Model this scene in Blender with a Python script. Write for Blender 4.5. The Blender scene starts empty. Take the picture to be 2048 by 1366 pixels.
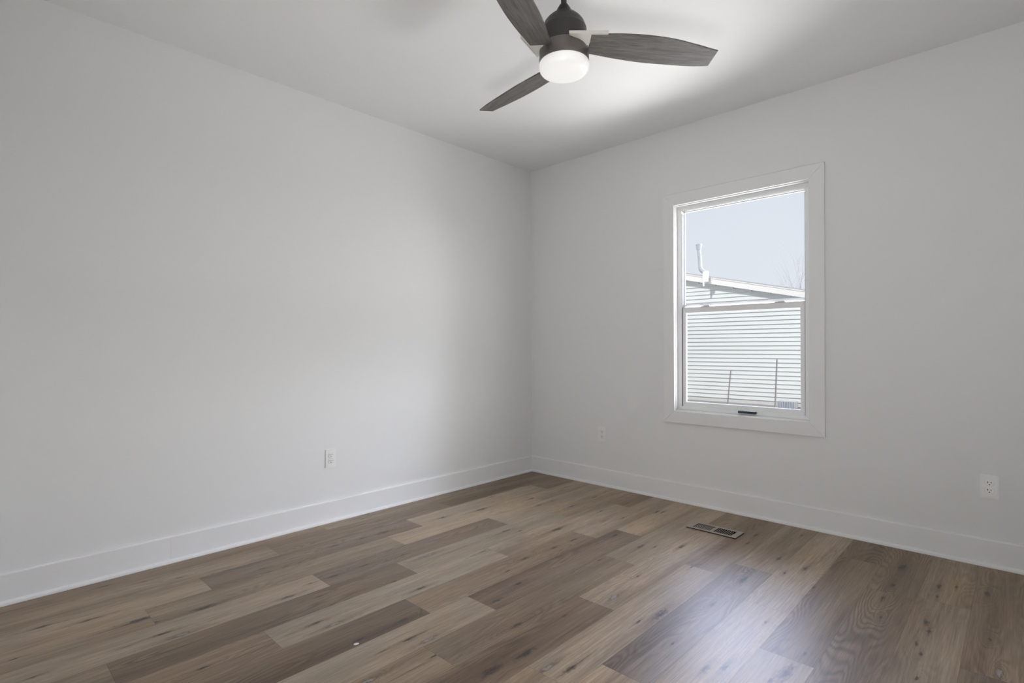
import bpy, bmesh, math, random
from mathutils import Vector, Matrix

C = bpy.context.scene.collection
PI = math.pi

# ------------------------------------------------------------------ camera
def make_camera():
    f, yaw, pitch, roll = 1070.62, 0.7636, 0.0011, -0.0032
    cy, sy, cp, sp = math.cos(yaw), math.sin(yaw), math.cos(pitch), math.sin(pitch)
    fwd = Vector((-sy*cp, cy*cp, sp)); right = Vector((cy, sy, 0)); up = right.cross(fwd)
    cr, sr = math.cos(roll), math.sin(roll)
    r2, u2 = right*cr + up*sr, -right*sr + up*cr
    cd = bpy.data.cameras.new('camera'); cam = bpy.data.objects.new('camera', cd); C.objects.link(cam)
    M = Matrix((r2, u2, -fwd)).transposed().to_4x4()
    M.translation = Vector((3.2654, -3.682, 1.1305))
    cam.matrix_world = M
    cd.sensor_width = 36; cd.lens = f/2048*36
    cd.shift_x = 2.464/2048; cd.shift_y = 10.404/2048
    cd.clip_start = 0.01; cd.clip_end = 500
    bpy.context.scene.camera = cam
make_camera()

# ------------------------------------------------------------------ sky, sun, added lamps, exposure
def node(nt, kind, loc=None, **kw):
    n = nt.nodes.new(kind)
    for k, v in kw.items():
        if k in n.inputs: n.inputs[k].default_value = v
        else: setattr(n, k, v)
    return n
def mathn(nt, op, a, b=None, c=None, clamp=False):
    n = nt.nodes.new('ShaderNodeMath'); n.operation = op; n.use_clamp = clamp
    for i, v in enumerate((a, b, c)):
        if v is None: continue
        if isinstance(v, (int, float)): n.inputs[i].default_value = v
        else: nt.links.new(v, n.inputs[i])
    return n.outputs[0]
def vmath(nt, op, a, b=None):
    n = nt.nodes.new('ShaderNodeVectorMath'); n.operation = op
    for i, v in enumerate((a, b)):
        if v is None: continue
        if isinstance(v, (tuple, list)): n.inputs[i].default_value = v
        else: nt.links.new(v, n.inputs[i])
    return n
def ramp(nt, fac, stops, interp='LINEAR'):
    n = nt.nodes.new('ShaderNodeValToRGB'); e = n.color_ramp.elements; n.color_ramp.interpolation = interp
    while len(e) < len(stops): e.new(0.5)
    for el, (p, c) in zip(e, stops):
        el.position = p; el.color = (c, c, c, 1) if isinstance(c, (int, float)) else (*c, 1)
    nt.links.new(fac, n.inputs[0]); return n.outputs[0]
def mixc(nt, fac, a, b, mode='MIX'):
    n = nt.nodes.new('ShaderNodeMix'); n.data_type = 'RGBA'; n.blend_type = mode
    for sock, v in ((n.inputs[0], fac), (n.inputs[6], a), (n.inputs[7], b)):
        if isinstance(v, (int, float)): sock.default_value = v
        elif isinstance(v, (tuple, list)): sock.default_value = (*v, 1)
        else: nt.links.new(v, sock)
    return n.outputs[2]

SKY_HIGH = (10.5, 11.8, 16.2)
def make_world():
    w = bpy.data.worlds.new('sky'); bpy.context.scene.world = w; w.use_nodes = True
    nt = w.node_tree; nt.nodes.clear()
    tc = nt.nodes.new('ShaderNodeTexCoord')
    sep = nt.nodes.new('ShaderNodeSeparateXYZ'); nt.links.new(tc.outputs['Generated'], sep.inputs[0])
    z = sep.outputs['Z']
    low = ramp(nt, mathn(nt, 'MULTIPLY_ADD', z, 1.0, 0.0), [(0.0, (.78, .82, .89)), (.14, (.75, .80, .88)), (.27, (.72, .775, .865)), (1.0, (.60, .66, .78))])
    # the sky is brighter and bluer high above the yard, dull behind the house
    hi = mathn(nt, 'MULTIPLY', ramp(nt, z, [(.27, 0.0), (.40, 1.0), (.62, 1.0), (.80, .10)], 'EASE'), ramp(nt, sep.outputs['Y'], [(.30, 0.0), (.62, 1.0)], 'EASE'))
    low = mixc(nt, hi, low, SKY_HIGH)
    nz = node(nt, 'ShaderNodeTexNoise', Scale=3.0, Detail=4.0)
    nt.links.new(tc.outputs['Generated'], nz.inputs['Vector'])
    cl = ramp(nt, nz.outputs['Fac'], [(.5, 0.0), (.75, 1.0)])
    low = mixc(nt, mathn(nt, 'MULTIPLY', cl, .25), low, (.86, .86, .88))
    col = low
    bg = nt.nodes.new('ShaderNodeBackground'); nt.links.new(col, bg.inputs[0]); bg.inputs[1].default_value = 1.0
    out = nt.nodes.new('ShaderNodeOutputWorld'); nt.links.new(bg.outputs[0], out.inputs[0])
make_world()

def light(name, kind, energy, loc=(0, 0, 0), direction=(0, 0, -1), color=(1, 1, 1), **kw):
    d = bpy.data.lights.new(name, kind); d.energy = energy; d.color = color
    for k, v in kw.items(): setattr(d, k, v)
    o = bpy.data.objects.new(name, d); C.objects.link(o); o.location = loc
    o.rotation_euler = Vector(direction).to_track_quat('-Z', 'Y').to_euler()
    return o
SUN, SIDE_SUN, YARD, FILL = 3.4, 15.2, 2150, 45.8
light('sun', 'SUN', SUN, direction=(.10, .76, -.62), color=(1.0, .97, .93), angle=math.radians(1.2))
# unseen fill lamp added in the doorway behind the camera, aimed at the ceiling
# lamps added for window daylight: wide second sun at right, area lamp below sill
light('added_side_sun', 'SUN', SIDE_SUN, direction=(-.80, -.58, -.05), color=(.98, .99, 1.0), angle=math.radians(70))
light('added_yard_light', 'AREA', YARD, loc=(1.9, 2.0, -.22), direction=(-.2, -.35, 1), color=(1.0, .99, .97), shape='RECTANGLE', size=13.0, size_y=2.4)

light('added_doorway_fill', 'AREA', FILL, loc=(3.10, -3.98, .25), direction=(-.55, .28, 1.0), color=(1.0, .992, .982), shape='RECTANGLE', size=.8, size_y=.5)

vs = bpy.context.scene.view_settings
vs.view_transform = 'Standard'; vs.look = 'None'; vs.gamma = 1; vs.exposure = 0; vs.use_curve_mapping = False

# ------------------------------------------------------------------ materials
def mat(name, color, rough=.6, metal=0.0, spec=.5, **kw):
    m = bpy.data.materials.new(name); m.use_nodes = True
    b = m.node_tree.nodes['Principled BSDF']
    b.inputs['Base Color'].default_value = (*color, 1); b.inputs['Roughness'].default_value = rough
    b.inputs['Metallic'].default_value = metal; b.inputs['Specular IOR Level'].default_value = spec
    for k, v in kw.items(): b.inputs[k].default_value = v
    return m
def speckle(m, scale, amount, bump=0.0, stretch=(1, 1, 1), detail=3.0):
    """small procedural unevenness of colour and surface"""
    nt = m.node_tree; b = nt.nodes['Principled BSDF']
    tc = nt.nodes.new('ShaderNodeTexCoord')
    v = vmath(nt, 'MULTIPLY', tc.outputs['Object'], stretch).outputs[0]
    n = node(nt, 'ShaderNodeTexNoise', Scale=scale, Detail=detail); nt.links.new(v, n.inputs['Vector'])
    base = tuple(b.inputs['Base Color'].default_value)[:3]
    c = mixc(nt, n.outputs['Fac'], tuple(x*(1-amount) for x in base), tuple(min(1, x*(1+amount)) for x in base))
    nt.links.new(c, b.inputs['Base Color'])
    if bump:
        bp = node(nt, 'ShaderNodeBump', Strength=bump, Distance=.001)
        nt.links.new(n.outputs['Fac'], bp.inputs['Height']); nt.links.new(bp.outputs[0], b.inputs['Normal'])
    return m
M = {}
M['wall'] = speckle(mat('wall_paint', (.80, .80, .796), .75, spec=.25), 260, .01, .06)
M['ceiling'] = speckle(mat('ceiling_paint', (.83, .83, .826), .9, spec=.15), 200, .01, .05)
M['trim'] = speckle(mat('trim_paint', (.825, .825, .825), .5, spec=.35), 30, .006)
M['vinyl'] = speckle(mat('window_vinyl', (.86, .865, .87), .35, spec=.45), 30, .005)
M['track'] = speckle(mat('grey_track', (.15, .155, .16), .55, spec=.3), 30, .02)
M['plate'] = speckle(mat('outlet_plastic', (.84, .84, .83), .35, spec=.45), 60, .006)
M['slot'] = speckle(mat('slot_dark', (.02, .02, .02), .6), 60, .1)
M['screw'] = speckle(mat('painted_screw', (.72, .72, .70), .4, .3), 60, .05)
M['fan_metal'] = speckle(mat('fan_bronze', (.052, .050, .048), .42, .35, spec=.4), 90, .08)
M['collar'] = speckle(mat('bronze_lamp_glow', (.150, .135, .125), .38, .3, spec=.5), 90, .05)  # lamp glow put into the collar colour, lighter and warmer than the housing
M['iron'] = speckle(mat('bracket_nickel', (.72, .70, .65), .38, .25), 90, .04)
M['vent'] = speckle(mat('register_taupe', (.36, .315, .275), .45, .0), 90, .05)
M['duct_shadow'] = speckle(mat('duct_shadow_dark', (.006, .006, .006), .9, spec=0.0), 40, .2)
M['lift'] = speckle(mat('lift_dark', (.02, .028, .045), .3), 60, .1)
M['steel'] = speckle(mat('galvanised_metal', (.27, .29, .31), .6, .1), 20, .12)
M['white'] = speckle(mat('outdoor_white', (.50, .495, .48), .5), 20, .02)
M['stake'] = speckle(mat('weathered_stake', (.14, .13, .128), .8), 40, .15)
M['bark'] = speckle(mat('pale_bark', (.30, .29, .29), .9), 30, .2)
M['found'] = speckle(mat('foundation_concrete', (.42, .42, .42), .9), 12, .12)
M['roof'] = speckle(mat('roof_shingle', (.30, .31, .33), .9), 60, .25)
M['slats'] = speckle(mat('pale_blue_slats', (.24, .27, .33), .6), 20, .05)
M['ground'] = speckle(mat('pale_ground', (.30, .29, .275), .95, spec=.1), 3.5, .16, .0, detail=8)
M['fleck'] = speckle(mat('white_chip', (.85, .85, .84), .6), 60, .03)

def siding_material():
    m = mat('vinyl_siding', (.445, .460, .455), .5, spec=.3); return speckle(m, 5, .03, 0, (1, 1, 6))
M['siding'] = siding_material()

def glass_material():
    m = bpy.data.materials.new('window_glass'); m.use_nodes = True; nt = m.node_tree; nt.nodes.clear()
    t = nt.nodes.new('ShaderNodeBsdfTransparent'); t.inputs[0].default_value = (.985, .99, .99, 1)
    g = nt.nodes.new('ShaderNodeBsdfGlossy'); g.inputs['Roughness'].default_value = .0
    lw = nt.nodes.new('ShaderNodeLayerWeight'); lw.inputs['Blend'].default_value = .12
    mx = nt.nodes.new('ShaderNodeMixShader'); o = nt.nodes.new('ShaderNodeOutputMaterial')
    nt.links.new(mathn(nt, 'MULTIPLY', lw.outputs['Fresnel'], .5), mx.inputs[0])
    nt.links.new(t.outputs[0], mx.inputs[1]); nt.links.new(g.outputs[0], mx.inputs[2]); nt.links.new(mx.outputs[0], o.inputs[0])
    return m
M['glass'] = glass_material()

def lamp_material():
    m = mat('frosted_lamp_glass', (.80, .80, .79), .25)
    b = m.node_tree.nodes['Principled BSDF']
    b.inputs['Emission Color'].default_value = (1.0, .985, .96, 1); b.inputs['Emission Strength'].default_value = LAMP
    return m
LAMP = .36
M['lamp'] = lamp_material()

def blade_material():
    m = mat('dark_wood_blade', (.10, .09, .08), .48, spec=.4)
    nt = m.node_tree; b = nt.nodes['Principled BSDF']
    tc = nt.nodes.new('ShaderNodeTexCoord')
    v = vmath(nt, 'MULTIPLY', tc.outputs['Object'], (5, 55, 10)).outputs[0]
    n = node(nt, 'ShaderNodeTexNoise', Scale=1.0, Detail=5.0, Roughness=.65, Distortion=.6); nt.links.new(v, n.inputs['Vector'])
    v2 = vmath(nt, 'MULTIPLY', tc.outputs['Object'], (14, 300, 10)).outputs[0]
    n2 = node(nt, 'ShaderNodeTexNoise', Scale=1.0, Detail=3.0); nt.links.new(v2, n2.inputs['Vector'])
    c = ramp(nt, n.outputs['Fac'], [(.28, (.080, .074, .067)), (.5, (.140, .131, .120)), (.72, (.190, .178, .162))])
    d = ramp(nt, n2.outputs['Fac'], [(.35, .70), (.6, 1.08)])
    nt.links.new(mixc(nt, 1.0, c, d, 'MULTIPLY'), b.inputs['Base Color'])
    bp = node(nt, 'ShaderNodeBump', Strength=.15, Distance=.001); nt.links.new(n2.outputs['Fac'], bp.inputs['Height'])
    nt.links.new(bp.outputs[0], b.inputs['Normal'])
    return m
M['blade'] = blade_material()

def floor_material():
    m = mat('oak_planks', (.3, .25, .2), .36, spec=.5)
    nt = m.node_tree; b = nt.nodes['Principled BSDF']; L = nt.links
    def attr(n):
        a = nt.nodes.new('ShaderNodeAttribute'); a.attribute_name = n; return a
    tc = nt.nodes.new('ShaderNodeTexCoord'); P = tc.outputs['Object']
    tone = attr('tone').outputs['Color']
    seed = attr('seed').outputs['Vector']
    par = nt.nodes.new('ShaderNodeSeparateXYZ'); L.new(attr('grain').outputs['Vector'], par.inputs[0])
    cath, streaky = par.outputs['X'], par.outputs['Y']
    Q = vmath(nt, 'ADD', P, seed).outputs[0]
    def noise(vec, sc, detail=3.0, rough=.55, dist=0.0):
        v = vmath(nt, 'MULTIPLY', vec, sc).outputs[0]
        n = node(nt, 'ShaderNodeTexNoise', Scale=1.0, Detail=detail, Roughness=rough, Distortion=dist); L.new(v, n.inputs['Vector'])
        return n.outputs['Fac']
    fib = noise(Q, (260, 7, 1), 3.0, .65)
    fib2 = noise(Q, (120, 3.2, 1), 4.0, .6)
    broad = noise(Q, (8.5, .55, 1), 3.0, .5, .25)
    mid = noise(Q, (34, 1.6, 1), 4.0, .6, .2)
    patch = noise(Q, (5.5, 2.4, 1), 2.0, .5)
    # knots: five per plank, centre and size in an attribute each
    sepP = nt.nodes.new('ShaderNodeSeparateXYZ'); L.new(P, sepP.inputs[0])
    wob = noise(P, (110, 34, 1), 4.0, .65)
    wob = mathn(nt, 'MULTIPLY_ADD', wob, 3.0, -1.5)
    knot = halo = pale = warp = None
    for i in range(5):
        a = nt.nodes.new('ShaderNodeSeparateXYZ'); L.new(attr('knot%d' % i).outputs['Vector'], a.inputs[0])
        size = mathn(nt, 'ABSOLUTE', a.outputs['Z'])
        dx = mathn(nt, 'DIVIDE', mathn(nt, 'SUBTRACT', sepP.outputs['X'], a.outputs['X']), mathn(nt, 'MULTIPLY', size, .50))
        dy = mathn(nt, 'DIVIDE', mathn(nt, 'SUBTRACT', sepP.outputs['Y'], a.outputs['Y']), mathn(nt, 'MULTIPLY', size, 1.7))
        d = mathn(nt, 'SQRT', mathn(nt, 'ADD', mathn(nt, 'MULTIPLY', dx, dx), mathn(nt, 'MULTIPLY', dy, dy)))
        dw = mathn(nt, 'ADD', d, wob)
        k = mathn(nt, 'SUBTRACT', 1.25, dw, clamp=True)
        # long soft darkening along the grain beside each knot
        dl = mathn(nt, 'SQRT', mathn(nt, 'ADD', mathn(nt, 'MULTIPLY', mathn(nt, 'MULTIPLY', dx, dx), .35), mathn(nt, 'MULTIPLY', mathn(nt, 'MULTIPLY', dy, dy), .06)))
        h = mathn(nt, 'SUBTRACT', 1.1, mathn(nt, 'ADD', dl, mathn(nt, 'MULTIPLY', wob, .6)), clamp=True)
        wp = mathn(nt, 'DIVIDE', 1.0, mathn(nt, 'MULTIPLY_ADD', mathn(nt, 'MULTIPLY', d, d), .22, 1.0))
        pk = mathn(nt, 'MULTIPLY', mathn(nt, 'LESS_THAN', a.outputs['Z'], 0.0), mathn(nt, 'SUBTRACT', .75, mathn(nt, 'ADD', mathn(nt, 'ABSOLUTE', mathn(nt, 'SUBTRACT', d, .2)), wob), clamp=True))
        if knot is None: knot, halo, pale, warp = k, h, pk, wp
        else:
            knot = mathn(nt, 'MAXIMUM', knot, k); halo = mathn(nt, 'MAXIMUM', halo, h); pale = mathn(nt, 'MAXIMUM', pale, pk); warp = mathn(nt, 'MAXIMUM', warp, wp)
    streak = None
    for i in range(2):
        a = nt.nodes.new('ShaderNodeSeparateXYZ'); L.new(attr('streak%d' % i).outputs['Vector'], a.inputs[0])
        dx = mathn(nt, 'ABSOLUTE', mathn(nt, 'ADD', mathn(nt, 'SUBTRACT', sepP.outputs['X'], a.outputs['X']), mathn(nt, 'MULTIPLY', mathn(nt, 'SUBTRACT', mid, .5), .012)))
        dy = mathn(nt, 'ABSOLUTE', mathn(nt, 'SUBTRACT', sepP.outputs['Y'], a.outputs['Y']))
        s = mathn(nt, 'MULTIPLY', mathn(nt, 'SUBTRACT', 1.0, mathn(nt, 'DIVIDE', dx, .0042), clamp=True), mathn(nt, 'SUBTRACT', 1.25, mathn(nt, 'DIVIDE', dy, a.outputs['Z']), clamp=True))
        streak = s if streak is None else mathn(nt, 'MAXIMUM', streak, s)
    # cathedral figure: contour lines of a slow field, bent round the knots
    fld = noise(Q, (7.5, 1.15, 1), 1.5, .45)
    fld = mathn(nt, 'ADD', fld, mathn(nt, 'MULTIPLY', warp, .35))
    rings = mathn(nt, 'SINE', mathn(nt, 'MULTIPLY', fld, 150.0))
    rings = mathn(nt, 'MULTIPLY_ADD', rings, .5, .5)
    cm = mathn(nt, 'MULTIPLY', ramp(nt, noise(Q, (9, 1.3, 1), 1.0), [(.40, 0.0), (.60, 1.0)]), cath)
    # put it together
    col = mixc(nt, 1.0, tone, ramp(nt, fib, [(.30, .74), (.70, 1.16)]), 'MULTIPLY')
    col = mixc(nt, 1.0, col, ramp(nt, fib2, [(.28, .76), (.72, 1.15)]), 'MULTIPLY')
    bd = ramp(nt, broad, [(.30, (.56, .51, .46)), (.45, (.88, .86, .84)), (.56, (1.05, 1.05, 1.05)), (.70, (1.24, 1.25, 1.26))])
    col = mixc(nt, mathn(nt, 'MULTIPLY_ADD', streaky, .75, .25), col, mixc(nt, 1.0, col, bd, 'MULTIPLY'))
    pt = ramp(nt, patch, [(.35, (.93, .96, 1.0)), (.65, (1.06, 1.01, .94))])
    col = mixc(nt, .8, col, mixc(nt, 1.0, col, pt, 'MULTIPLY'))
    dm = ramp(nt, mid, [(.30, (.62, .58, .54)), (.42, (1, 1, 1))])
    col = mixc(nt, mathn(nt, 'MULTIPLY_ADD', streaky, .55, .12), col, mixc(nt, 1.0, col, dm, 'MULTIPLY'))
    rc = ramp(nt, rings, [(.0, (.66, .63, .60)), (.45, (.98, .98, .98)), (1.0, (1.20, 1.21, 1.22))])
    col = mixc(nt, mathn(nt, 'MULTIPLY', cm, .85), col, mixc(nt, 1.0, col, rc, 'MULTIPLY'))
    col = mixc(nt, mathn(nt, 'MULTIPLY', halo, .55), col, (.110, .072, .046))
    col = mixc(nt, mathn(nt, 'MULTIPLY', streak, .80), col, (.050, .033, .023))
    col = mixc(nt, mathn(nt, 'MULTIPLY', ramp(nt, knot, [(.0, 0.0), (.9, 1.0)]), .88), col, (.034, .023, .017))
    col = mixc(nt, mathn(nt, 'MULTIPLY', ramp(nt, pale, [(.1, 0.0), (.6, 1.0)]), .7), col, (.40, .37, .34))
    L.new(col, b.inputs['Base Color'])
    L.new(mathn(nt, 'MULTIPLY_ADD', fib2, .10, FLOOR_ROUGH), b.inputs['Roughness'])
    b.inputs['IOR'].default_value = FLOOR_IOR
    bp = node(nt, 'ShaderNodeBump', Strength=.10, Distance=.0006); L.new(fib, bp.inputs['Height']); L.new(bp.outputs[0], b.inputs['Normal'])
    return m
FLOOR_ROUGH, FLOOR_IOR = .35, 1.5
M['floor'] = floor_material()
M['seam'] = speckle(mat('plank_seam', (.07, .055, .045), .8), 50, .1)

# ------------------------------------------------------------------ mesh helpers
def link(name, bm, m, parent=None, smooth=False, loc=None):
    me = bpy.data.meshes.new(name); bmesh.ops.recalc_face_normals(bm, faces=bm.faces[:]); bm.to_mesh(me); bm.free()
    me.materials.append(m)
    if smooth:
        for p in me.polygons: p.use_smooth = True
        try: me.set_sharp_from_angle(angle=math.radians(35))
        except Exception: pass
    o = bpy.data.objects.new(name, me); C.objects.link(o)
    if parent is not None: o.parent = parent
    if loc is not None: o.location = loc
    return o
def box(bm, x0, x1, y0, y1, z0, z1, bevel=0.0, seg=2):
    r = bmesh.ops.create_cube(bm, size=1.0)
    vsx = r['verts']
    bmesh.ops.scale(bm, verts=vsx, vec=(x1-x0, y1-y0, z1-z0))
    bmesh.ops.translate(bm, verts=vsx, vec=((x0+x1)/2, (y0+y1)/2, (z0+z1)/2))
    if bevel:
        ed = list({e for v in vsx for e in v.link_edges})
        bmesh.ops.bevel(bm, geom=ed, offset=bevel, segments=seg, affect='EDGES', profile=.5)
def lathe(bm, prof, cx=0, cy=0, seg=48):
    """prof: list of (r, z), closed with caps where r is small"""
    rings = []
    for r, z in prof:
        rings.append([bm.verts.new((cx+r*math.cos(2*PI*i/seg), cy+r*math.sin(2*PI*i/seg), z)) for i in range(seg)])
    for a, b_ in zip(rings, rings[1:]):
        for i in range(seg): bm.faces.new((a[i], a[(i+1) % seg], b_[(i+1) % seg], b_[i]))
    bm.faces.new(rings[0][::-1]); bm.faces.new(rings[-1])
def prism(bm, pts, axis_vec, origin, u, v):
    """polygon pts (a,b) in the plane origin + a*u + b*v, swept by axis_vec"""
    o, u, v, w = Vector(origin), Vector(u), Vector(v), Vector(axis_vec)
    A = [bm.verts.new(o + u*a + v*b) for a, b in pts]; B = [bm.verts.new(p.co + w) for p in A]
    n = len(A)
    bm.faces.new(A[::-1]); bm.faces.new(B)
    for i in range(n): bm.faces.new((A[i], A[(i+1) % n], B[(i+1) % n], B[i]))
def tube(bm, pts, radii, seg=8):
    pts = [Vector(p) for p in pts]; prev = None
    for i, p in enumerate(pts):
        d = (pts[min(i+1, len(pts)-1)] - pts[max(i-1, 0)]).normalized()
        a = d.orthogonal().normalized() if abs(d.z) > .95 else d.cross(Vector((0, 0, 1))).normalized()
        b_ = d.cross(a)
        ring = [bm.verts.new(p + (a*math.cos(2*PI*k/seg) + b_*math.sin(2*PI*k/seg))*radii[i]) for k in range(seg)]
        if prev:
            for k in range(seg): bm.faces.new((prev[k], prev[(k+1) % seg], ring[(k+1) % seg], ring[k]))
        else: bm.faces.new(ring[::-1])
        prev = ring
    bm.faces.new(prev)
def struct(name, bm, m, smooth=False):
    o = link(name, bm, m, None, smooth); o['kind'] = 'structure'; return o
def thing(name, label, cat, loc=(0, 0, 0), rotz=0.0, group=None):
    o = bpy.data.objects.new(name, None); C.objects.link(o); o.empty_display_size = .1
    o.location = loc; o.rotation_euler = (0, 0, rotz); o['label'] = label; o['category'] = cat
    if group: o['group'] = group
    return o
NB = bmesh.new

# ------------------------------------------------------------------ room shell
W, D, H = 3.66, 3.70, 2.74          # room: x 0..W, y -D..0, z 0..H
WX0, WX1, WZ0, WZ1 = 1.418, 2.306, .668, 2.159      # clear window opening

def make_floor():
    rows0, pw, gap = .332, .1846, .0003
    joints = {-2: (-.85, -2.07), -1: (-.005, -1.225, -2.44), 0: (-.40, -1.62, -2.84), 1: (-.665, -1.885, -3.105), 2: (-.006, -1.226, -2.44),
              3: (-.85, -2.07, -3.30), 4: (-.38, -1.60, -2.823), 5: (-1.05, -2.275, -3.5), 6: (-.84, -2.063, -3.28), 7: (-.015, -1.235, -2.45),
              8: (-.50, -1.719, -2.94), 9: (-1.045, -2.27, -3.49), 10: (-.863, -2.081, -3.30), 11: (-.017, -1.237, -2.457), 12: (-.37, -1.588, -2.81),
              13: (-.72, -1.94, -3.16), 14: (-.67, -1.89, -3.11), 15: (-.015, -1.235, -2.455), 16: (-.60, -1.82, -3.04), 17: (-.30, -1.52, -2.74)}
    Lt, Lg, Tn, Md, Br, Dk, Pu = 'Lt', 'Lg', 'Tn', 'Md', 'Br', 'Dk', 'Pu'
    # tones from the window wall towards the camera, one per plank of the row
    tones = {-2: (Md, Tn, Md), -1: (Md, Md, Br, Tn), 0: (Md, Lg, Dk, Lt), 1: (Lt, Lt, Tn, Lt), 2: (Lg, Lg, Dk, Lg),
             3: (Tn, Lg, Br, Tn), 4: (Md, Lt, Lg, Md), 5: (Lt, Md, Br, Md), 6: (Lt, Dk, Lg, Md), 7: (Lt, Lg, Md, Tn),
             8: (Md, Lt, Br, Tn), 9: (Md, Lg, Lt, Tn), 10: (Tn, Pu, Lt, Tn), 11: (Tn, Lt, Lg, Tn), 12: (Br, Br, Lg, Md),
             13: (Br, Br, Md, Md), 14: (Tn, Tn, Md, Md), 15: (Br, Md, Br, Md), 16: (Md, Md, Tn, Md), 17: (Md, Br, Md, Md)}
    pal = {'Lt': (.425, .330, .235), 'Lg': (.405, .326, .242), 'Tn': (.345, .260, .177), 'Md': (.290, .213, .143),
           'Br': (.235, .168, .110), 'Dk': (.222, .163, .116), 'Pu': (.250, .192, .147)}
    figure = {'Lt': (.4, .55), 'Lg': (.15, .25), 'Tn': (.5, .9), 'Md': (.6, .95), 'Br': (1.0, .9), 'Dk': (.8, .9), 'Pu': (1.0, .6)}
    KNOTS = [(0.606,-3.139,'l'),(0.674,-3.102,'s'),(0.799,-3.107,'m'),(0.861,-3.059,'w'),(0.45,-3.286,'m'),(0.38,-3.432,'m'),(0.182,-3.04,'s'),(0.257,-2.902,'s'),(0.605,-3.525,'s'),(0.8,-3.487,'s'),(0.852,-2.63,'m'),(0.789,-2.493,'s'),(0.448,-2.584,'s'),(0.684,-2.922,'l'),(1.163,-2.651,'m'),(1.226,-2.598,'w'),(0.949,-2.523,'s'),(0.421,-2.173,'m'),(0.427,-1.996,'m'),(0.433,-1.852,'l'),(0.474,-1.427,'m'),(0.107,-1.798,'s'),(0.53,-1.124,'l'),(0.924,-1.886,'w'),(1.102,-1.623,'w'),(0.79,-2.201,'m'),(0.797,-2.374,'m'),(0.818,-1.977,'s'),(1.064,-2.206,'s'),(1.217,-2.163,'m'),(1.563,-2.002,'m'),(1.404,-2.59,'m'),(1.54,-2.457,'m'),(1.599,-2.405,'w'),(1.919,-2.378,'l'),(1.657,-2.71,'w'),(1.702,-2.462,'s'),(0.234,-0.609,'m'),(0.34,-0.427,'s'),(0.399,-0.372,'s'),(0.63,-0.352,'s'),(0.36,-0.868,'s'),(0.61,-0.678,'m'),(0.758,-0.777,'m'),(0.945,-0.634,'m'),(0.96,-1.32,'m'),(1.025,-1.266,'s'),(1.171,-1.08,'l'),(1.19,-0.306,'s'),(1.349,-0.613,'s'),(1.291,-0.75,'s'),(1.159,-0.589,'s'),(1.351,-1.335,'m'),(1.357,-1.161,'m'),(1.336,-1.56,'m'),(1.38,-1.741,'s'),(1.637,-1.306,'s'),(1.697,-0.988,'m'),(1.519,-1.81,'m'),(1.563,-1.999,'m'),(1.925,-1.612,'w'),(1.891,-1.346,'s'),(1.493,-0.932,'m'),(2.112,-2.179,'m'),(2.051,-2.229,'w'),(2.154,-1.609,'l'),(2.118,-1.731,'s'),(1.773,-2.094,'m'),(1.935,-2.219,'l'),(1.868,-1.901,'s'),(2.298,-1.785,'s'),(1.45,-0.338,'m'),(1.866,-0.833,'m'),(1.758,-0.935,'s'),(2.034,-1.062,'s'),(2.321,-0.635,'m'),(2.46,-0.678,'m'),(2.402,-0.806,'s'),(2.281,-1.035,'l'),(2.278,-1.377,'m'),(2.105,-0.35,'m'),(2.552,-0.888,'s'),(2.5,-1.378,'s'),(2.502,-1.799,'m'),(2.456,-1.857,'m'),(2.669,-1.683,'l'),(2.682,-1.513,'s'),(2.815,-0.606,'m'),(2.807,-0.802,'m'),(2.816,-0.323,'l'),(2.832,-1.008,'s'),(2.976,-0.476,'m'),(3.037,-0.426,'s'),(2.981,-0.61,'s'),(3.143,-0.421,'m'),(2.976,-0.93,'m'),(2.992,-1.004,'m'),(2.969,-1.149,'s'),(2.991,-1.224,'s'),(3.169,-0.92,'s'),(3.201,-1.182,'w'),(2.926,-1.401,'s'),(3.001,-1.412,'s')]
    STREAKS = [(0.612,-3.208,0.089),(0.805,-3.225,0.036),(0.686,-2.913,0.031),(1.168,-2.767,0.036),(0.958,-3.101,0.082),(0.28,-1.736,0.087),(1.41,-2.436,0.143),(1.539,-2.572,0.034),(1.541,-2.404,0.038),(2.113,-2.139,0.114),(1.776,-1.976,0.113),(0.967,-1.354,0.119),(1.701,-1.083,0.067),(0.972,-1.733,0.109),(0.956,-3.136,0.114),(1.713,-2.562,0.1),(1.96,-2.012,0.098)]
    rnd = random.Random(7)
    planks = []
    for n, js in joints.items():
        x0 = max(rows0+pw*n, 0.0); x1 = min(rows0+pw*(n+1), W)
        if x1 <= x0: continue
        ys = [0.0] + [j for j in js] + [-D]
        js2 = []
        for y in ys:
            if not js2 or js2[-1]-y > .02: js2.append(y)
        k0 = 1 if js[0] > -.02 else 0
        tl = tones[n]
        for i in range(len(js2)-1):
            t = tl[min(i + k0, len(tl)-1)]
            planks.append([x0+gap, x1-gap, js2[i+1]+gap, js2[i]-gap, t, [], []])
    size = {'s': .010, 'm': .018, 'l': .031, 'w': -.022}
    for x, y, c in KNOTS:
        for p in planks:
            if p[0] <= x <= p[1] and p[2] <= y <= p[3]: p[5].append((abs(size[c]), (x, y, size[c])))
    for x, y, l in STREAKS:
        for p in planks:
            if p[0] <= x <= p[1] and p[2] <= y <= p[3]: p[6].append((x, y, l))
    bm = NB()
    def quad(x0, x1, y0, y1, z, mi):
        f = bm.faces.new([bm.verts.new(c) for c in ((x0, y0, z), (x1, y0, z), (x1, y1, z), (x0, y1, z))]); f.material_index = mi
    for p in planks: quad(p[0], p[1], p[2], p[3], 0.0, 0)
    quad(0, W, -D, 0, -.0012, 1)
    box(bm, 0, W, -D, 0, -.12, -.004)
    bm.faces.ensure_lookup_table()
    for i, f in enumerate(bm.faces):
        if i > len(planks): f.material_index = 1
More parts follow.
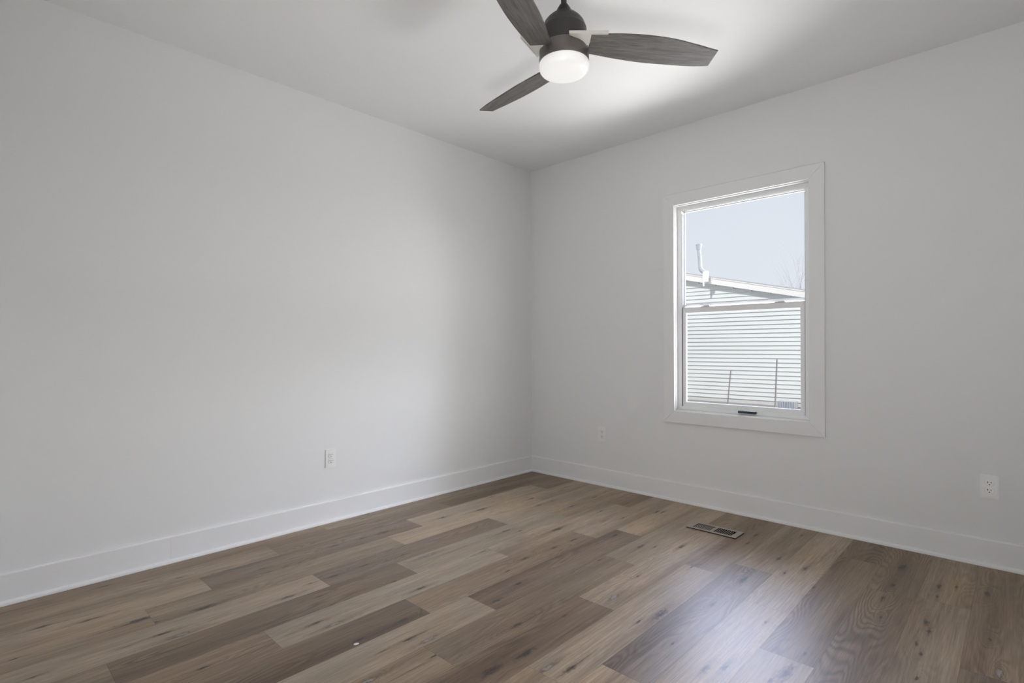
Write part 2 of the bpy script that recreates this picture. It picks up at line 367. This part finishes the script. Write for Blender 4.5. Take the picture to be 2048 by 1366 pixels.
    me = bpy.data.meshes.new('floor'); bm.to_mesh(me); bm.free()
    me.materials.append(M['floor']); me.materials.append(M['seam'])
    o = bpy.data.objects.new('floor', me); C.objects.link(o); o['kind'] = 'structure'
    at = {}
    for nm in ['seed', 'grain'] + ['knot%d' % i for i in range(5)] + ['streak%d' % i for i in range(2)]:
        me.attributes.new(nm, 'FLOAT_VECTOR', 'FACE'); at[nm] = None
    me.attributes.new('tone', 'FLOAT_COLOR', 'FACE')
    for nm in at: at[nm] = me.attributes[nm]
    tn = me.attributes['tone']
    for i in range(len(me.polygons)):
        for k in range(5): at['knot%d' % k].data[i].vector = (50, 50, .01)
        for k in range(2): at['streak%d' % k].data[i].vector = (50, 50, .1)
    for i, p in enumerate(planks):
        j = 1 + rnd.uniform(-.05, .05); w_ = rnd.uniform(-.02, .02)
        c = pal[p[4]]
        j *= .95; tn.data[i].color = (c[0]*j*(1+w_), c[1]*j*.985, c[2]*j*(1-w_)*.95, 1)
        at['seed'].data[i].vector = (rnd.uniform(0, 40), rnd.uniform(0, 40), rnd.uniform(0, 40))
        a, s = figure[p[4]]; at['grain'].data[i].vector = (a, min(1, s*rnd.uniform(.75, 1.25)), 0)
        ks = sorted(p[5], reverse=True)[:5]
        if p[3]-p[2] > .5 and len(ks) < 2:
            ks.append((0, (rnd.uniform(p[0]+.03, p[1]-.03), rnd.uniform(p[2]+.1, p[3]-.1), .014)))
        for k, (_, v) in enumerate(ks): at['knot%d' % k].data[i].vector = v
        for k, v in enumerate(p[6][:2]): at['streak%d' % k].data[i].vector = v
    return o
make_floor()

bm = NB(); box(bm, -.15, W+.15, -D-.15, .13, H, H+.15); struct('ceiling', bm, M['ceiling'])
bm = NB(); box(bm, -.15, 0, -D-.15, .13, -.12, H); struct('wall_left', bm, M['wall'])
bm = NB(); box(bm, W, W+.15, -D-.15, .13, -.12, H); struct('wall_right', bm, M['wall'])
bm = NB()                                              # window wall, opening left free
rx0, rx1, rz0, rz1 = WX0-.0105, WX1+.0105, WZ0-.0105, WZ1+.0105
for (a, b_, c, d) in ((0, rx0, -.12, H), (rx1, W, -.12, H), (rx0, rx1, -.12, rz0), (rx0, rx1, rz1, H)):
    box(bm, a, b_, 0, .13, c, d)
bmesh.ops.remove_doubles(bm, verts=bm.verts[:], dist=1e-5)
struct('wall_back', bm, M['wall'])
DX0, DX1, DZ = 2.70, 3.62, 2.06                        # doorway behind the camera
bm = NB()
for (a, b_, c, d) in ((0, DX0, -.12, H), (DX1, W, -.12, H), (DX0, DX1, DZ, H)):
    box(bm, a, b_, -D-.13, -D, c, d)
struct('wall_front', bm, M['wall'])
bm = NB()                                              # small hall the doorway opens to
box(bm, 2.2, W+.15, -D-1.6, -D-.15, -.12, 0.0); struct('floor_hall', bm, M['seam'])
bm = NB(); box(bm, 2.2, W+.15, -D-1.6, -D-.15, H, H+.15); struct('ceiling_hall', bm, M['ceiling'])
bm = NB()
box(bm, 2.05, 2.2, -D-1.75, -D-.13, -.12, H); box(bm, W, W+.15, -D-1.6, -D-.15, -.12, H); box(bm, 2.2, W+.15, -D-1.75, -D-1.6, -.12, H)
struct('wall_hall', bm, M['wall'])

# baseboards and shoe mouldings
BH, BT, SH, ST = .138, .015, .019, .030
def base_profile(): return [(0, 0), (BT, 0), (BT, BH-.006), (BT-.0016, BH-.0022), (BT-.005, BH), (0, BH)]
def shoe_profile():
    n = 7; r = ST-BT
    return [(BT, 0), (ST, 0)] + [(BT + r*math.cos(a*PI/2/n), (SH-r*.9) + r*.9*math.sin(a*PI/2/n)) for a in range(n+1)]
def run(name, prof, p0, p1, normal, smooth=False, m='trim'):
    bm = NB()
    for a, b_ in zip(p0, p1):
        a, b_ = Vector(a), Vector(b_)
        prism(bm, prof, b_-a, a, normal, (0, 0, 1))
    return struct(name, bm, M[m], smooth)
JY = -2.885                                            # scarf joint in the left baseboard
run('baseboard_left', base_profile(), [(0, -D, 0), (0, JY+.00015, 0)], [(0, JY-.00015, 0), (0, 0, 0)], (1, 0, 0))
run('baseboard_back', base_profile(), [(0, 0, 0)], [(W, 0, 0)], (0, -1, 0))
run('baseboard_right', base_profile(), [(W, -D, 0)], [(W, 0, 0)], (-1, 0, 0))
run('baseboard_front', base_profile(), [(0, -D, 0)], [(DX0-.09, -D, 0)], (0, 1, 0))
run('trim_1', shoe_profile(), [(0, -D, 0)], [(0, 0, 0)], (1, 0, 0), True)
run('trim_2', shoe_profile(), [(0, 0, 0)], [(W, 0, 0)], (0, -1, 0), True)
run('trim_3', shoe_profile(), [(W, -D, 0)], [(W, 0, 0)], (-1, 0, 0), True)

# ------------------------------------------------------------------ window
def ring(bm, x0, x1, z0, z1, t, y0, y1, tb=None, tt=None, bevel=0.0, mitre=0.0):
    """rectangular frame of four mitred boards; t = board width"""
    tb = t if tb is None else tb; tt = t if tt is None else tt
    o = [(x0, z0), (x1, z0), (x1, z1), (x0, z1)]; i = [(x0+t, z0+tb), (x1-t, z0+tb), (x1-t, z1-tt), (x0+t, z1-tt)]
    for k in range(4):
        a, b_, c, d = o[k], o[(k+1) % 4], i[(k+1) % 4], i[k]
        dx, dz = b_[0]-a[0], b_[1]-a[1]; L = math.hypot(dx, dz); dx, dz = dx/L*mitre, dz/L*mitre
        q = [(a[0]+dx, a[1]+dz), (b_[0]-dx, b_[1]-dz), (c[0]-dx, c[1]-dz), (d[0]+dx, d[1]+dz)]
        n0 = len(bm.verts)
        A = [bm.verts.new((p[0], y0, p[1])) for p in q]; B = [bm.verts.new((p[0], y1, p[1])) for p in q]
        fs = [bm.faces.new(A), bm.faces.new(B[::-1])]
        for j in range(4): fs.append(bm.faces.new((A[j], B[j], B[(j+1) % 4], A[(j+1) % 4])))
        if bevel:
            ed = [e for e in fs[0].edges]
            bmesh.ops.bevel(bm, geom=[e for e in ed], offset=bevel, segments=2, affect='EDGES', profile=.5)
win = bpy.data.objects.new('window_1', None); C.objects.link(win); win.location = ((WX0+WX1)/2, 0, WZ0); win['kind'] = 'structure'
def wpart(name, bm, m, parent=None, smooth=False):
    o = link(name, bm, m, parent or win, smooth)
    if parent is None: o.location = -win.location
    return o
CW = .0889
bm = NB(); ring(bm, WX0-.006-CW+.006, WX1+CW, WZ0-.004-CW, WZ1+.004+CW, CW-.003, -.018, 0.0, bevel=.0022, mitre=.0001)
casing = wpart('casing', bm, M['trim'])
bm = NB()                                              # jamb extension boards
t = .012
box(bm, WX0-t, WX0, -.001, .040, WZ0-t, WZ1+t); box(bm, WX1, WX1+t, -.001, .040, WZ0-t, WZ1+t)
box(bm, WX0, WX1, -.001, .040, WZ1, WZ1+t); box(bm, WX0, WX1, -.001, .040, WZ0-t, WZ0)
wpart('jamb', bm, M['trim'])
bm = NB()                                              # vinyl main frame: front lip, body and outer stop
FX0, FX1, FZ0, FZ1 = WX0+.032, WX1-.032, WZ0+.026, WZ1-.031
ring(bm, WX0-.010, WX1+.010, WZ0-.010, WZ1+.010, .042, .036, .089, tb=.036, tt=.041, bevel=.0025)
wpart('window_frame', bm, M['vinyl'])
bm = NB()                                              # grey balance tracks lining the frame
box(bm, FX0-.0005, FX0+.0015, .038, .077, FZ0, FZ1-.02); box(bm, FX1-.0015, FX1+.0005, .038, .077, FZ0, FZ1-.02); box(bm, FX0, FX1, .040, .077, FZ1-.0015, FZ1+.0005)
wpart('jamb_track', bm, M['track'])
# upper light, fixed, set back
UZ = 1.415
bm = NB(); ring(bm, FX0, FX1, UZ-.004, FZ1, .006, .078, .088, tb=.032, tt=.006, bevel=.0015)
up = wpart('upper_sash', bm, M['vinyl'])
bm = NB(); box(bm, FX0+.004, FX1-.004, .081, .084, UZ+.024, FZ1-.004); wpart('pane', bm, M['glass'], up)
# lower sash, nearer the room
SX0, SX1, SZ0, SZ1 = FX0+.002, FX1-.002, FZ0-.010, UZ
bm = NB(); ring(bm, SX0, SX1, SZ0, SZ1, .027, .044, .062, tb=.043, tt=.037, bevel=.003)
ring(bm, SX0+.026, SX1-.026, SZ0+.042, SZ1-.036, .003, .049, .058)
box(bm, SX0+.004, SX1-.004, .040, .046, SZ0+.003, SZ0+.020, .0015)
lo = wpart('lower_sash', bm, M['vinyl'])
bm = NB(); box(bm, SX0+.024, SX1-.024, .053, .056, SZ0+.040, SZ1-.034); wpart('pane', bm, M['glass'], lo)
bm = NB(); box(bm, 1.862, 1.980, .012, .036, SZ0-.005, SZ0+.0095, .003); lift = wpart('lift_handle', bm, M['lift'], lo); lift['label'] = 'dark lift handle'
bm = NB(); box(bm, 1.896, 1.974, .014, .044, SZ0+.0095, SZ0+.0140, .002); wpart('handle_cap', bm, M['vinyl'], lift)
bm = NB(); box(bm, SX0+.002, SX1-.002, .045, .061, SZ1, SZ1+.0012); wpart('added_dark_strip', bm, M['track'], lo)  # unseen dark strip added to cut light bouncing off the sash top
for cx in (1.62, 2.12):
    bm = NB()
    box(bm, cx-.032, cx+.032, .049, .073, SZ1, SZ1+.008, .002); box(bm, cx-.012, cx+.030, .052, .068, SZ1+.008, SZ1+.017, .004)
    wpart('sash_lock', bm, M['vinyl'], lo)
bm = NB(); box(bm, WX0+.004, WX0+.030, .010, .034, WZ0, WZ0+.010, .002); box(bm, WX0+.022, WX0+.034, .016, .030, WZ0+.004, WZ0+.015, .002)
wpart('frame_clip', bm, M['vinyl'])

# ------------------------------------------------------------------ outlets
def rounded(w, h, r, n=5):
    out = []
    for cx, cy, a0 in ((w/2-r, h/2-r, 0), (-w/2+r, h/2-r, 90), (-w/2+r, -h/2+r, 180), (w/2-r, -h/2+r, 270)):
        for k in range(n+1):
            a = math.radians(a0+90*k/n); out.append((cx+r*math.cos(a), cy+r*math.sin(a)))
    return out
def recept_outline(n=12):
    # round face with flat top and bottom
    R, hh = .0172, .0142; out = []
    a1 = math.asin(hh/R)
    for k in range(n+1):
        a = -a1 + 2*a1*k/n; out.append((R*math.cos(a), R*math.sin(a)))
    for k in range(n+1):
        a = PI-a1 + 2*a1*k/n; out.append((R*math.cos(a), R*math.sin(a)))
    return out
def make_outlet(label):
    """built facing -Y, wall plane at y=0"""
    t = thing('wall_outlet', label, 'electrical outlet', group='white wall outlets')
    U, V, Wv = (1, 0, 0), (0, 0, 1), (0, -1, 0)
    bm = NB(); prism(bm, rounded(.074, .119, .004), (0, -.0035, 0), (0, 0, 0), U, V)
    prism(bm, rounded(.068, .113, .003), (0, -.0022, 0), (0, -.0034, 0), U, V)
    link('cover_plate', bm, M['plate'], t)
    for zc in (.0195, -.0195):
        bm = NB(); prism(bm, [(a*1.13, b_*1.13) for a, b_ in recept_outline()], (0, -.0003, 0), (0, -.00555, zc), U, V)
        g = link('receptacle_gap', bm, M['screw'], t)
        bm = NB(); prism(bm, recept_outline(), (0, -.0022, 0), (0, -.0052, zc), U, V)
        r = link('receptacle', bm, M['plate'], t)
        for sx, hh in ((-.0064, .0042), (.0064, .0034)):
            bm = NB(); box(bm, sx-.0015, sx+.0015, -.0077, -.0070, zc+.0035-hh, zc+.0035+hh); link('slot', bm, M['slot'], r)
        bm = NB(); prism(bm, [(.0029*math.cos(a*PI/6), .0029*math.sin(a*PI/6)) for a in range(12)], (0, -.0006, 0), (0, -.0071, zc-.0078), U, V); link('ground_hole', bm, M['slot'], r)
    bm = NB(); prism(bm, [(.0028*math.cos(a*PI/7), .0028*math.sin(a*PI/7)) for a in range(14)], (0, -.0012, 0), (0, -.0055, 0), U, V); link('screw', bm, M['screw'], t)
    return t
def dup(root, loc, rotz, label):
    r = root.copy(); C.objects.link(r); r.location = loc; r.rotation_euler = (0, 0, rotz); r['label'] = label
    for ch in list(root.children):
        c = ch.copy(); C.objects.link(c); c.parent = r
        for g in ch.children:
            d = g.copy(); C.objects.link(d); d.parent = c
    return r
ot = make_outlet('white duplex outlet on the window wall, between the room corner and the window'); ot.location = (.775, 0, .418)
dup(ot, (3.138, 0, .4075), 0, 'white duplex outlet low on the wall to the right of the window')
dup(ot, (0, -1.975, .412), PI/2, 'white duplex outlet on the blank left wall')

# ------------------------------------------------------------------ floor register
def make_register():
    t = thing('floor_register', 'taupe metal floor register with two banks of louvers, set in the planks below the window', 'floor vent', (1.889, -.434, 0))
    hx, hy = .153, .068
    bm = NB()
    ix, iy = .120, .044
    z0, z1 = .0042, .0062
    box(bm, -hx, hx, -hy, -iy, z0, z1, .0015); box(bm, -hx, hx, iy, hy, z0, z1, .0015)
    box(bm, -hx, -ix, -iy-.001, iy+.001, z0, z1, .0012); box(bm, ix, hx, -iy-.001, iy+.001, z0, z1, .0012)
    box(bm, -.0095, .0095, -iy-.001, iy+.001, z0, z1, .0012)
    link('face_frame', bm, M['vent'], t)
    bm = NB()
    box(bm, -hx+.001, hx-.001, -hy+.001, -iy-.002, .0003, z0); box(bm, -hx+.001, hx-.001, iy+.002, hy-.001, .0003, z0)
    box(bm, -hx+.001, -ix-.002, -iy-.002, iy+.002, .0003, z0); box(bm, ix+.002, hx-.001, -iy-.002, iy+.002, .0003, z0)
    link('shadow_edge', bm, M['duct_shadow'], t)  # near-black sides painted in as the shadow line round the register
    bm = NB(); box(bm, -ix-.002, ix+.002, -iy-.002, iy+.002, .0003, .0006); link('duct_opening', bm, M['duct_shadow'], t)
    for bank, (a, b_, tilt) in enumerate(((-ix, -.0095, 1), (.0095, ix, -1))):
        n = 9
        for k in range(n):
            x = a + (b_-a)*(k+.5)/n
            bm = NB()
            w_ = .0050 if bank == 0 else .0009
            prism(bm, [(-w_, .0010 if tilt > 0 else .0034), (w_, .0034 if tilt > 0 else .0010), (w_, .0042 if tilt > 0 else .0018), (-w_, .0018 if tilt > 0 else .0042)], (0, 2*iy, 0), (x, -iy, 0), (1, 0, 0), (0, 0, 1))
            link('louver', bm, M['vent'], t)
    bm = NB(); box(bm, ix-.012, ix-.003, .006, .030, .003, .0075, .001); link('damper_lever', bm, M['duct_shadow'], t)
    return t
make_register()

bm = NB()
prism(bm, [(-.009, -.003), (-.002, -.006), (.008, -.002), (.010, .003), (.001, .006), (-.007, .003)], (0, 0, .0025), (0, 0, .0002), (.55, .83, 0), (-.83, .55, 0))
fl = link('debris_fleck', bm, M['fleck'], None); fl.location = (1.425, -2.617, 0)
fl['label'] = 'tiny white chip of debris lying on the brown planks in the foreground'; fl['category'] = 'debris'

# ------------------------------------------------------------------ ceiling fan
FANX, FANY, BZ, BA, PITCH = 1.8174, -1.8266, 2.4025, 7.1544, .2319
def make_fan():
    t = thing('ceiling_fan', 'dark ceiling fan with three wood blades, pale brackets and a lit drum lamp', 'ceiling fan', (FANX, FANY, H))
    z = lambda v: v - H
    bm = NB(); lathe(bm, [(.066, 0), (.066, -.012), (.062, -.030), (.048, -.048), (.030, -.058), (.016, -.060)][::-1], seg=48); link('canopy', bm, M['fan_metal'], t, True)
    bm = NB(); lathe(bm, [(.0125, z(2.612)), (.0125, -.055)], seg=24); link('downrod', bm, M['fan_metal'], t, True)
    bm = NB(); lathe(bm, [(.041, z(2.584)), (.0375, z(2.590)), (.034, z(2.599)), (.028, z(2.611)), (.0225, z(2.620)), (.019, z(2.626)), (.0125, z(2.629))], seg=40); link('coupling_cover', bm, M['fan_metal'], t, True)
    bm = NB(); lathe(bm, [(.092, z(2.4415)), (.0975, z(2.443)), (.0988, z(2.452)), (.0985, z(2.512)), (.0972, z(2.520)), (.0945, z(2.5235)), (.0925, z(2.532)), (.0865, z(2.546)), (.076, z(2.560)), (.061, z(2.574)), (.044, z(2.586)), (.02, z(2.588))], seg=64)
    link('motor_housing', bm, M['fan_metal'], t, True)
    bm = NB(); lathe(bm, [(.094, z(2.3715)), (.1080, z(2.3718)), (.1088, z(2.376)), (.1085, z(2.3945)), (.1079, z(2.3955)), (.1079, z(2.433)), (.1065, z(2.438)), (.101, z(2.4405)), (.05, z(2.441))], seg=64)
    link('light_collar', bm, M['collar'], t, True)
    bm = NB(); lathe(bm, [(.02, z(2.3215)), (.055, z(2.3218)), (.075, z(2.3235)), (.090, z(2.3275)), (.1005, z(2.334)), (.1065, z(2.343)), (.1090, z(2.354)), (.1090, z(2.368)), (.1065, z(2.372)), (.02, z(2.3722))], seg=64)
    ls = link('lamp_shade', bm, M['lamp'], t, True); ls['label'] = 'lit frosted white drum glass'
    us = (.1, .22, .34, .46, .58, .668)
    top = (.1274, .1366, .1367, .1251, .1003, .0802); bot = (.022, .0039, -.0099, -.0146, -.0162, -.0094)
    def interp(u, ys):
        for k in range(len(us)-1):
            if u <= us[k+1]:
                # Catmull-Rom through the stations
                p0 = ys[max(k-1, 0)]; p1 = ys[k]; p2 = ys[k+1]; p3 = ys[min(k+2, len(us)-1)]
                s = (u-us[k])/(us[k+1]-us[k]); s = max(s, 0)
                return .5*(2*p1 + (p2-p0)*s + (2*p0-5*p1+4*p2-p3)*s*s + (3*p1-p0-3*p2+p3)*s**3)
        return ys[-1]
    outline = []
    N = 24
    for k in range(N+1):
        u = .090 + (.668-.090)*k/N; outline.append((u, interp(max(u, .1), top)))
    for k in range(N, -1, -1):
        u = .100 + (.664-.100)*k/N; outline.append((u, interp(max(u, .1), bot)))
    for k in range(3):
        a = BA + k*2*PI/3
        d = Vector((math.cos(a), math.sin(a), 0)); c = Vector((math.sin(a), -math.cos(a), 0))
        cv = c*math.cos(PITCH) + Vector((0, 0, 1))*math.sin(PITCH)
        nrm = d.cross(cv).normalized()
        if nrm.z < 0: nrm = -nrm
        # blade mesh in its own frame so that the grain follows it
        bm = NB()
        prism(bm, outline, (0, 0, .007), (0, 0, 0), (1, 0, 0), (0, 1, 0))
        bmesh.ops.bevel(bm, geom=[e for e in bm.edges if abs(e.verts[0].co.z-e.verts[1].co.z) < 1e-6], offset=.0012, segments=1, affect='EDGES')
        bl = link('blade', bm, M['blade'], t)
        Mx = Matrix((d, cv, nrm)).transposed().to_4x4(); Mx.translation = Vector((0, 0, BZ-H)); bl.matrix_local = Mx
        bm = NB()
        br = [(-.004, .128), (.020, .1315), (.160, .1425), (.162, .126), (.128, .121), (.104, .110), (.089, .072), (.083, .060), (.074, .070), (.056, .090), (.032, .105), (.012, .113), (-.002, .118)]
        prism(bm, br, (0, 0, .0065), (0, 0, .0005), (1, 0, 0), (0, 1, 0))
        prism(bm, [(-.004, .1265), (.160, .1405), (.160, .1445), (-.004, .131)], (0, 0, .014), (0, 0, -.0035), (1, 0, 0), (0, 1, 0))
        bk = link('blade_bracket', bm, M['iron'], t); bk.matrix_local = Mx; bk['label'] = 'pale metal blade bracket'
    return t
make_fan()

# ------------------------------------------------------------------ outdoors
GZ = -.27
bm = NB(); box(bm, -40, 40, .13, 60, GZ-.3, GZ); struct('ground', bm, M['ground'])

def make_house():
    Y, OV = 9.85, .20
    t = thing('neighboring_house', 'pale sided house with a low gable roof seen through the window', 'house', (-3.0, Y, GZ))
    o = Vector(t.location)
    def part(name, bm, m, parent=t, smooth=False):
        bmesh.ops.translate(bm, verts=bm.verts[:], vec=-o); return link(name, bm, m, parent, smooth)
    sl, zr, xr = .2295, 2.208, -.212                    # rake: lower edge of the board
    rake = lambda x: zr - sl*(x-xr)
    xl, xe = -12.0, .95; xp = -6.2                      # left end, right corner, ridge
    zt = lambda x: rake(x) if x >= xp else rake(xp) + sl*(x-xp)*1.0
    # clapboards: every course leans out at its foot
    bm = NB(); e = .1018; z0 = -.17; n = 48
    for k in range(n):
        za, zb = z0 + k*e, z0 + (k+1)*e
        zc = (za+zb)/2
        x0, x1 = xl, xe
        if zb > zt(xe): x1 = min(xe, xr + (zr - zb)/sl + .30)
        if zb > zt(xl): x0 = max(xl, xp - (rake(xp) - zb)/sl - .30)
        if x1 - x0 < .3: break
        prism(bm, [(-.030, za), (.000, zb), (.05, zb), (.05, za)], (x1-x0, 0, 0), (x0, Y, 0), (0, 1, 0), (0, 0, 1))
    part('siding', bm, M['siding'])
    bm = NB(); prism(bm, [(xl, -.30), (xe, -.30), (xe, rake(xe)), (xp, rake(xp)), (xl, rake(xp)+sl*(xl-xp))], (0, 7.5, 0), (0, Y+.02, 0), (1, 0, 0), (0, 0, 1)); part('wall', bm, M['siding'])
    bm = NB(); box(bm, xl, xe, Y-.004, Y+.03, GZ-.05, -.168); part('foundation', bm, M['found'])
    y0 = Y-OV
    x2 = xe+.35
    bm = NB()                                           # barge board with crown strip
    prism(bm, [(xp, rake(xp)), (x2, rake(x2)), (x2, rake(x2)+.140), (xp, rake(xp)+.140)], (0, .025, 0), (0, y0, 0), (1, 0, 0), (0, 0, 1))
    prism(bm, [(xp, rake(xp)+.140), (x2, rake(x2)+.140), (x2, rake(x2)+.172), (xp, rake(xp)+.172)], (0, .04, 0), (0, y0-.018, 0), (1, 0, 0), (0, 0, 1))
    prism(bm, [(xp, rake(xp)), (xl, rake(xp)+sl*(xl-xp)), (xl, rake(xp)+sl*(xl-xp)+.17), (xp, rake(xp)+.17)], (0, .025, 0), (0, y0, 0), (1, 0, 0), (0, 0, 1))
    part('barge_board', bm, M['white'])
    bm = NB(); prism(bm, [(xp, rake(xp)+.004), (x2, rake(x2)+.004), (x2, rake(x2)+.02), (xp, rake(xp)+.02)], (0, OV, 0), (0, y0+.02, 0), (1, 0, 0), (0, 0, 1)); part('soffit', bm, M['white'])
    bm = NB()
    prism(bm, [(xp, rake(xp)+.172), (x2+.02, rake(x2+.02)+.172), (x2+.02, rake(x2+.02)+.194), (xp, rake(xp)+.194)], (0, 7.9, 0), (0, y0-.03, 0), (1, 0, 0), (0, 0, 1))
    prism(bm, [(xp, rake(xp)+.172), (xl-.3, rake(xp)+sl*(xl-.3-xp)+.172), (xl-.3, rake(xp)+sl*(xl-.3-xp)+.194), (xp, rake(xp)+.194)], (0, 7.9, 0), (0, y0-.03, 0), (1, 0, 0), (0, 0, 1))
    part('roof', bm, M['roof'])
    return t
house = make_house()

def make_flue(house):
    y = 9.52
    o = Vector(house.location)
    def part(name, bm, m, smooth=False, parent=None):
        bmesh.ops.translate(bm, verts=bm.verts[:], vec=-o); return link(name, bm, m, parent or house, smooth)
    bm = NB(); tube(bm, [(-2.715, y, 3.62), (-2.69, y, 3.40), (-2.675, y, 3.15), (-2.66, y, 3.09), (-2.60, y, 3.035), (-2.565, y, 3.02)], [.046, .048, .050, .052, .052, .05], 14); t = part('vent_pipe', bm, M['steel'], True); t['label'] = 'thin pale metal vent pipe'
    bm = NB(); lathe(bm, [(.050, 3.60), (.060, 3.62), (.066, 3.68), (.082, 3.735), (.070, 3.748), (.02, 3.752)], -2.712, y, 20); part('pipe_cap', bm, M['steel'], True, t)
    bm = NB(); box(bm, -2.60, -2.475, y-.05, y+.05, 2.76, 3.04, .012); part('box_cover', bm, M['white'], False, t)
    bm = NB(); tube(bm, [(-2.575, y-.03, 2.79), (-2.575, y-.03, 2.66)], [.026, .024], 12); part('pipe_tail', bm, M['white'], True, t)
make_flue(house)

def make_stake(label, p0, p1, r, zg):
    t = link('ground_stake', (lambda bm: (tube(bm, [Vector(p0)-Vector(p0), (Vector(p1)-Vector(p0))*.5, (Vector(p1)-Vector(p0))*.985, Vector(p1)-Vector(p0)], [r, r, r, r*.7], 10), bm)[1])(NB()), M['stake'], None, True)
    t.location = p0; t['label'] = label; t['category'] = 'stake'; t['group'] = 'stakes in the yard'
make_stake('shorter grey stake leaning in the yard outside the window, the left one', (-1.018, 7.0, GZ-.02), (-.922, 7.0, .662), .0135, GZ)
make_stake('taller upright grey stake in the yard outside the window, the right one', (-.112, 7.0, GZ-.02), (-.064, 7.0, .893), .0145, GZ)

def make_crate():
    t = thing('slatted_crate', 'low pale blue slatted crate on the ground against the neighboring house', 'crate', (-.62, 9.40, GZ))
    bm = NB(); box(bm, -.19, .19, .02, .20, .0, .15, .004); link('crate_body', bm, M['white'], t)
    for k in range(11):
        x = -.178 + .0356*k
        bm = NB(); box(bm, x-.010, x+.010, -.004, .020, .002, .148, .002); link('slat', bm, M['slats'], t)
make_crate()

def make_tree():
    rnd = random.Random(11)
    bm = NB(); bt = NB()
    def grow(b_, p, d, length, r, depth):
        pts, rad = [p], [r]
        n = 5; q = p.copy(); dd = d.copy()
        for k in range(n):
            dd = (dd + Vector((rnd.uniform(-.10, .10), rnd.uniform(-.10, .10), .04))).normalized(); q = q + dd*length/n
            pts.append(q.copy()); rad.append(r*(1-.62*(k+1)/n))
            if depth > 0 and k >= 1:
                for s in range(2 if depth > 1 else 1):
                    sd = (dd + Vector((rnd.uniform(-.75, .75), rnd.uniform(-.75, .75), rnd.uniform(-.05, .35)))).normalized()
                    grow(bm, q.copy(), sd, length*rnd.uniform(.42, .62), rad[-1]*.55, depth-1)
        tube(b_, pts, rad, 5)
    t = thing('bare_tree', 'leafless pale tree standing beyond the neighboring roof', 'tree', (-5.75, 30, GZ))
    for dx, dy, L_ in ((-.15, .0, 3.9), (.12, .1, 4.3), (.02, -.12, 3.6), (-.38, .05, 3.2)):
        grow(bt, Vector((0, 0, 1.2)), Vector((dx, dy, 1)).normalized(), L_, .042, 2)
    tube(bt, [(0, 0, -.05), (.02, 0, .7), (0, 0, 1.3)], [.16, .13, .11], 8)
    link('trunk', bt, M['bark'], t); link('branches', bm, M['bark'], t)
make_tree()
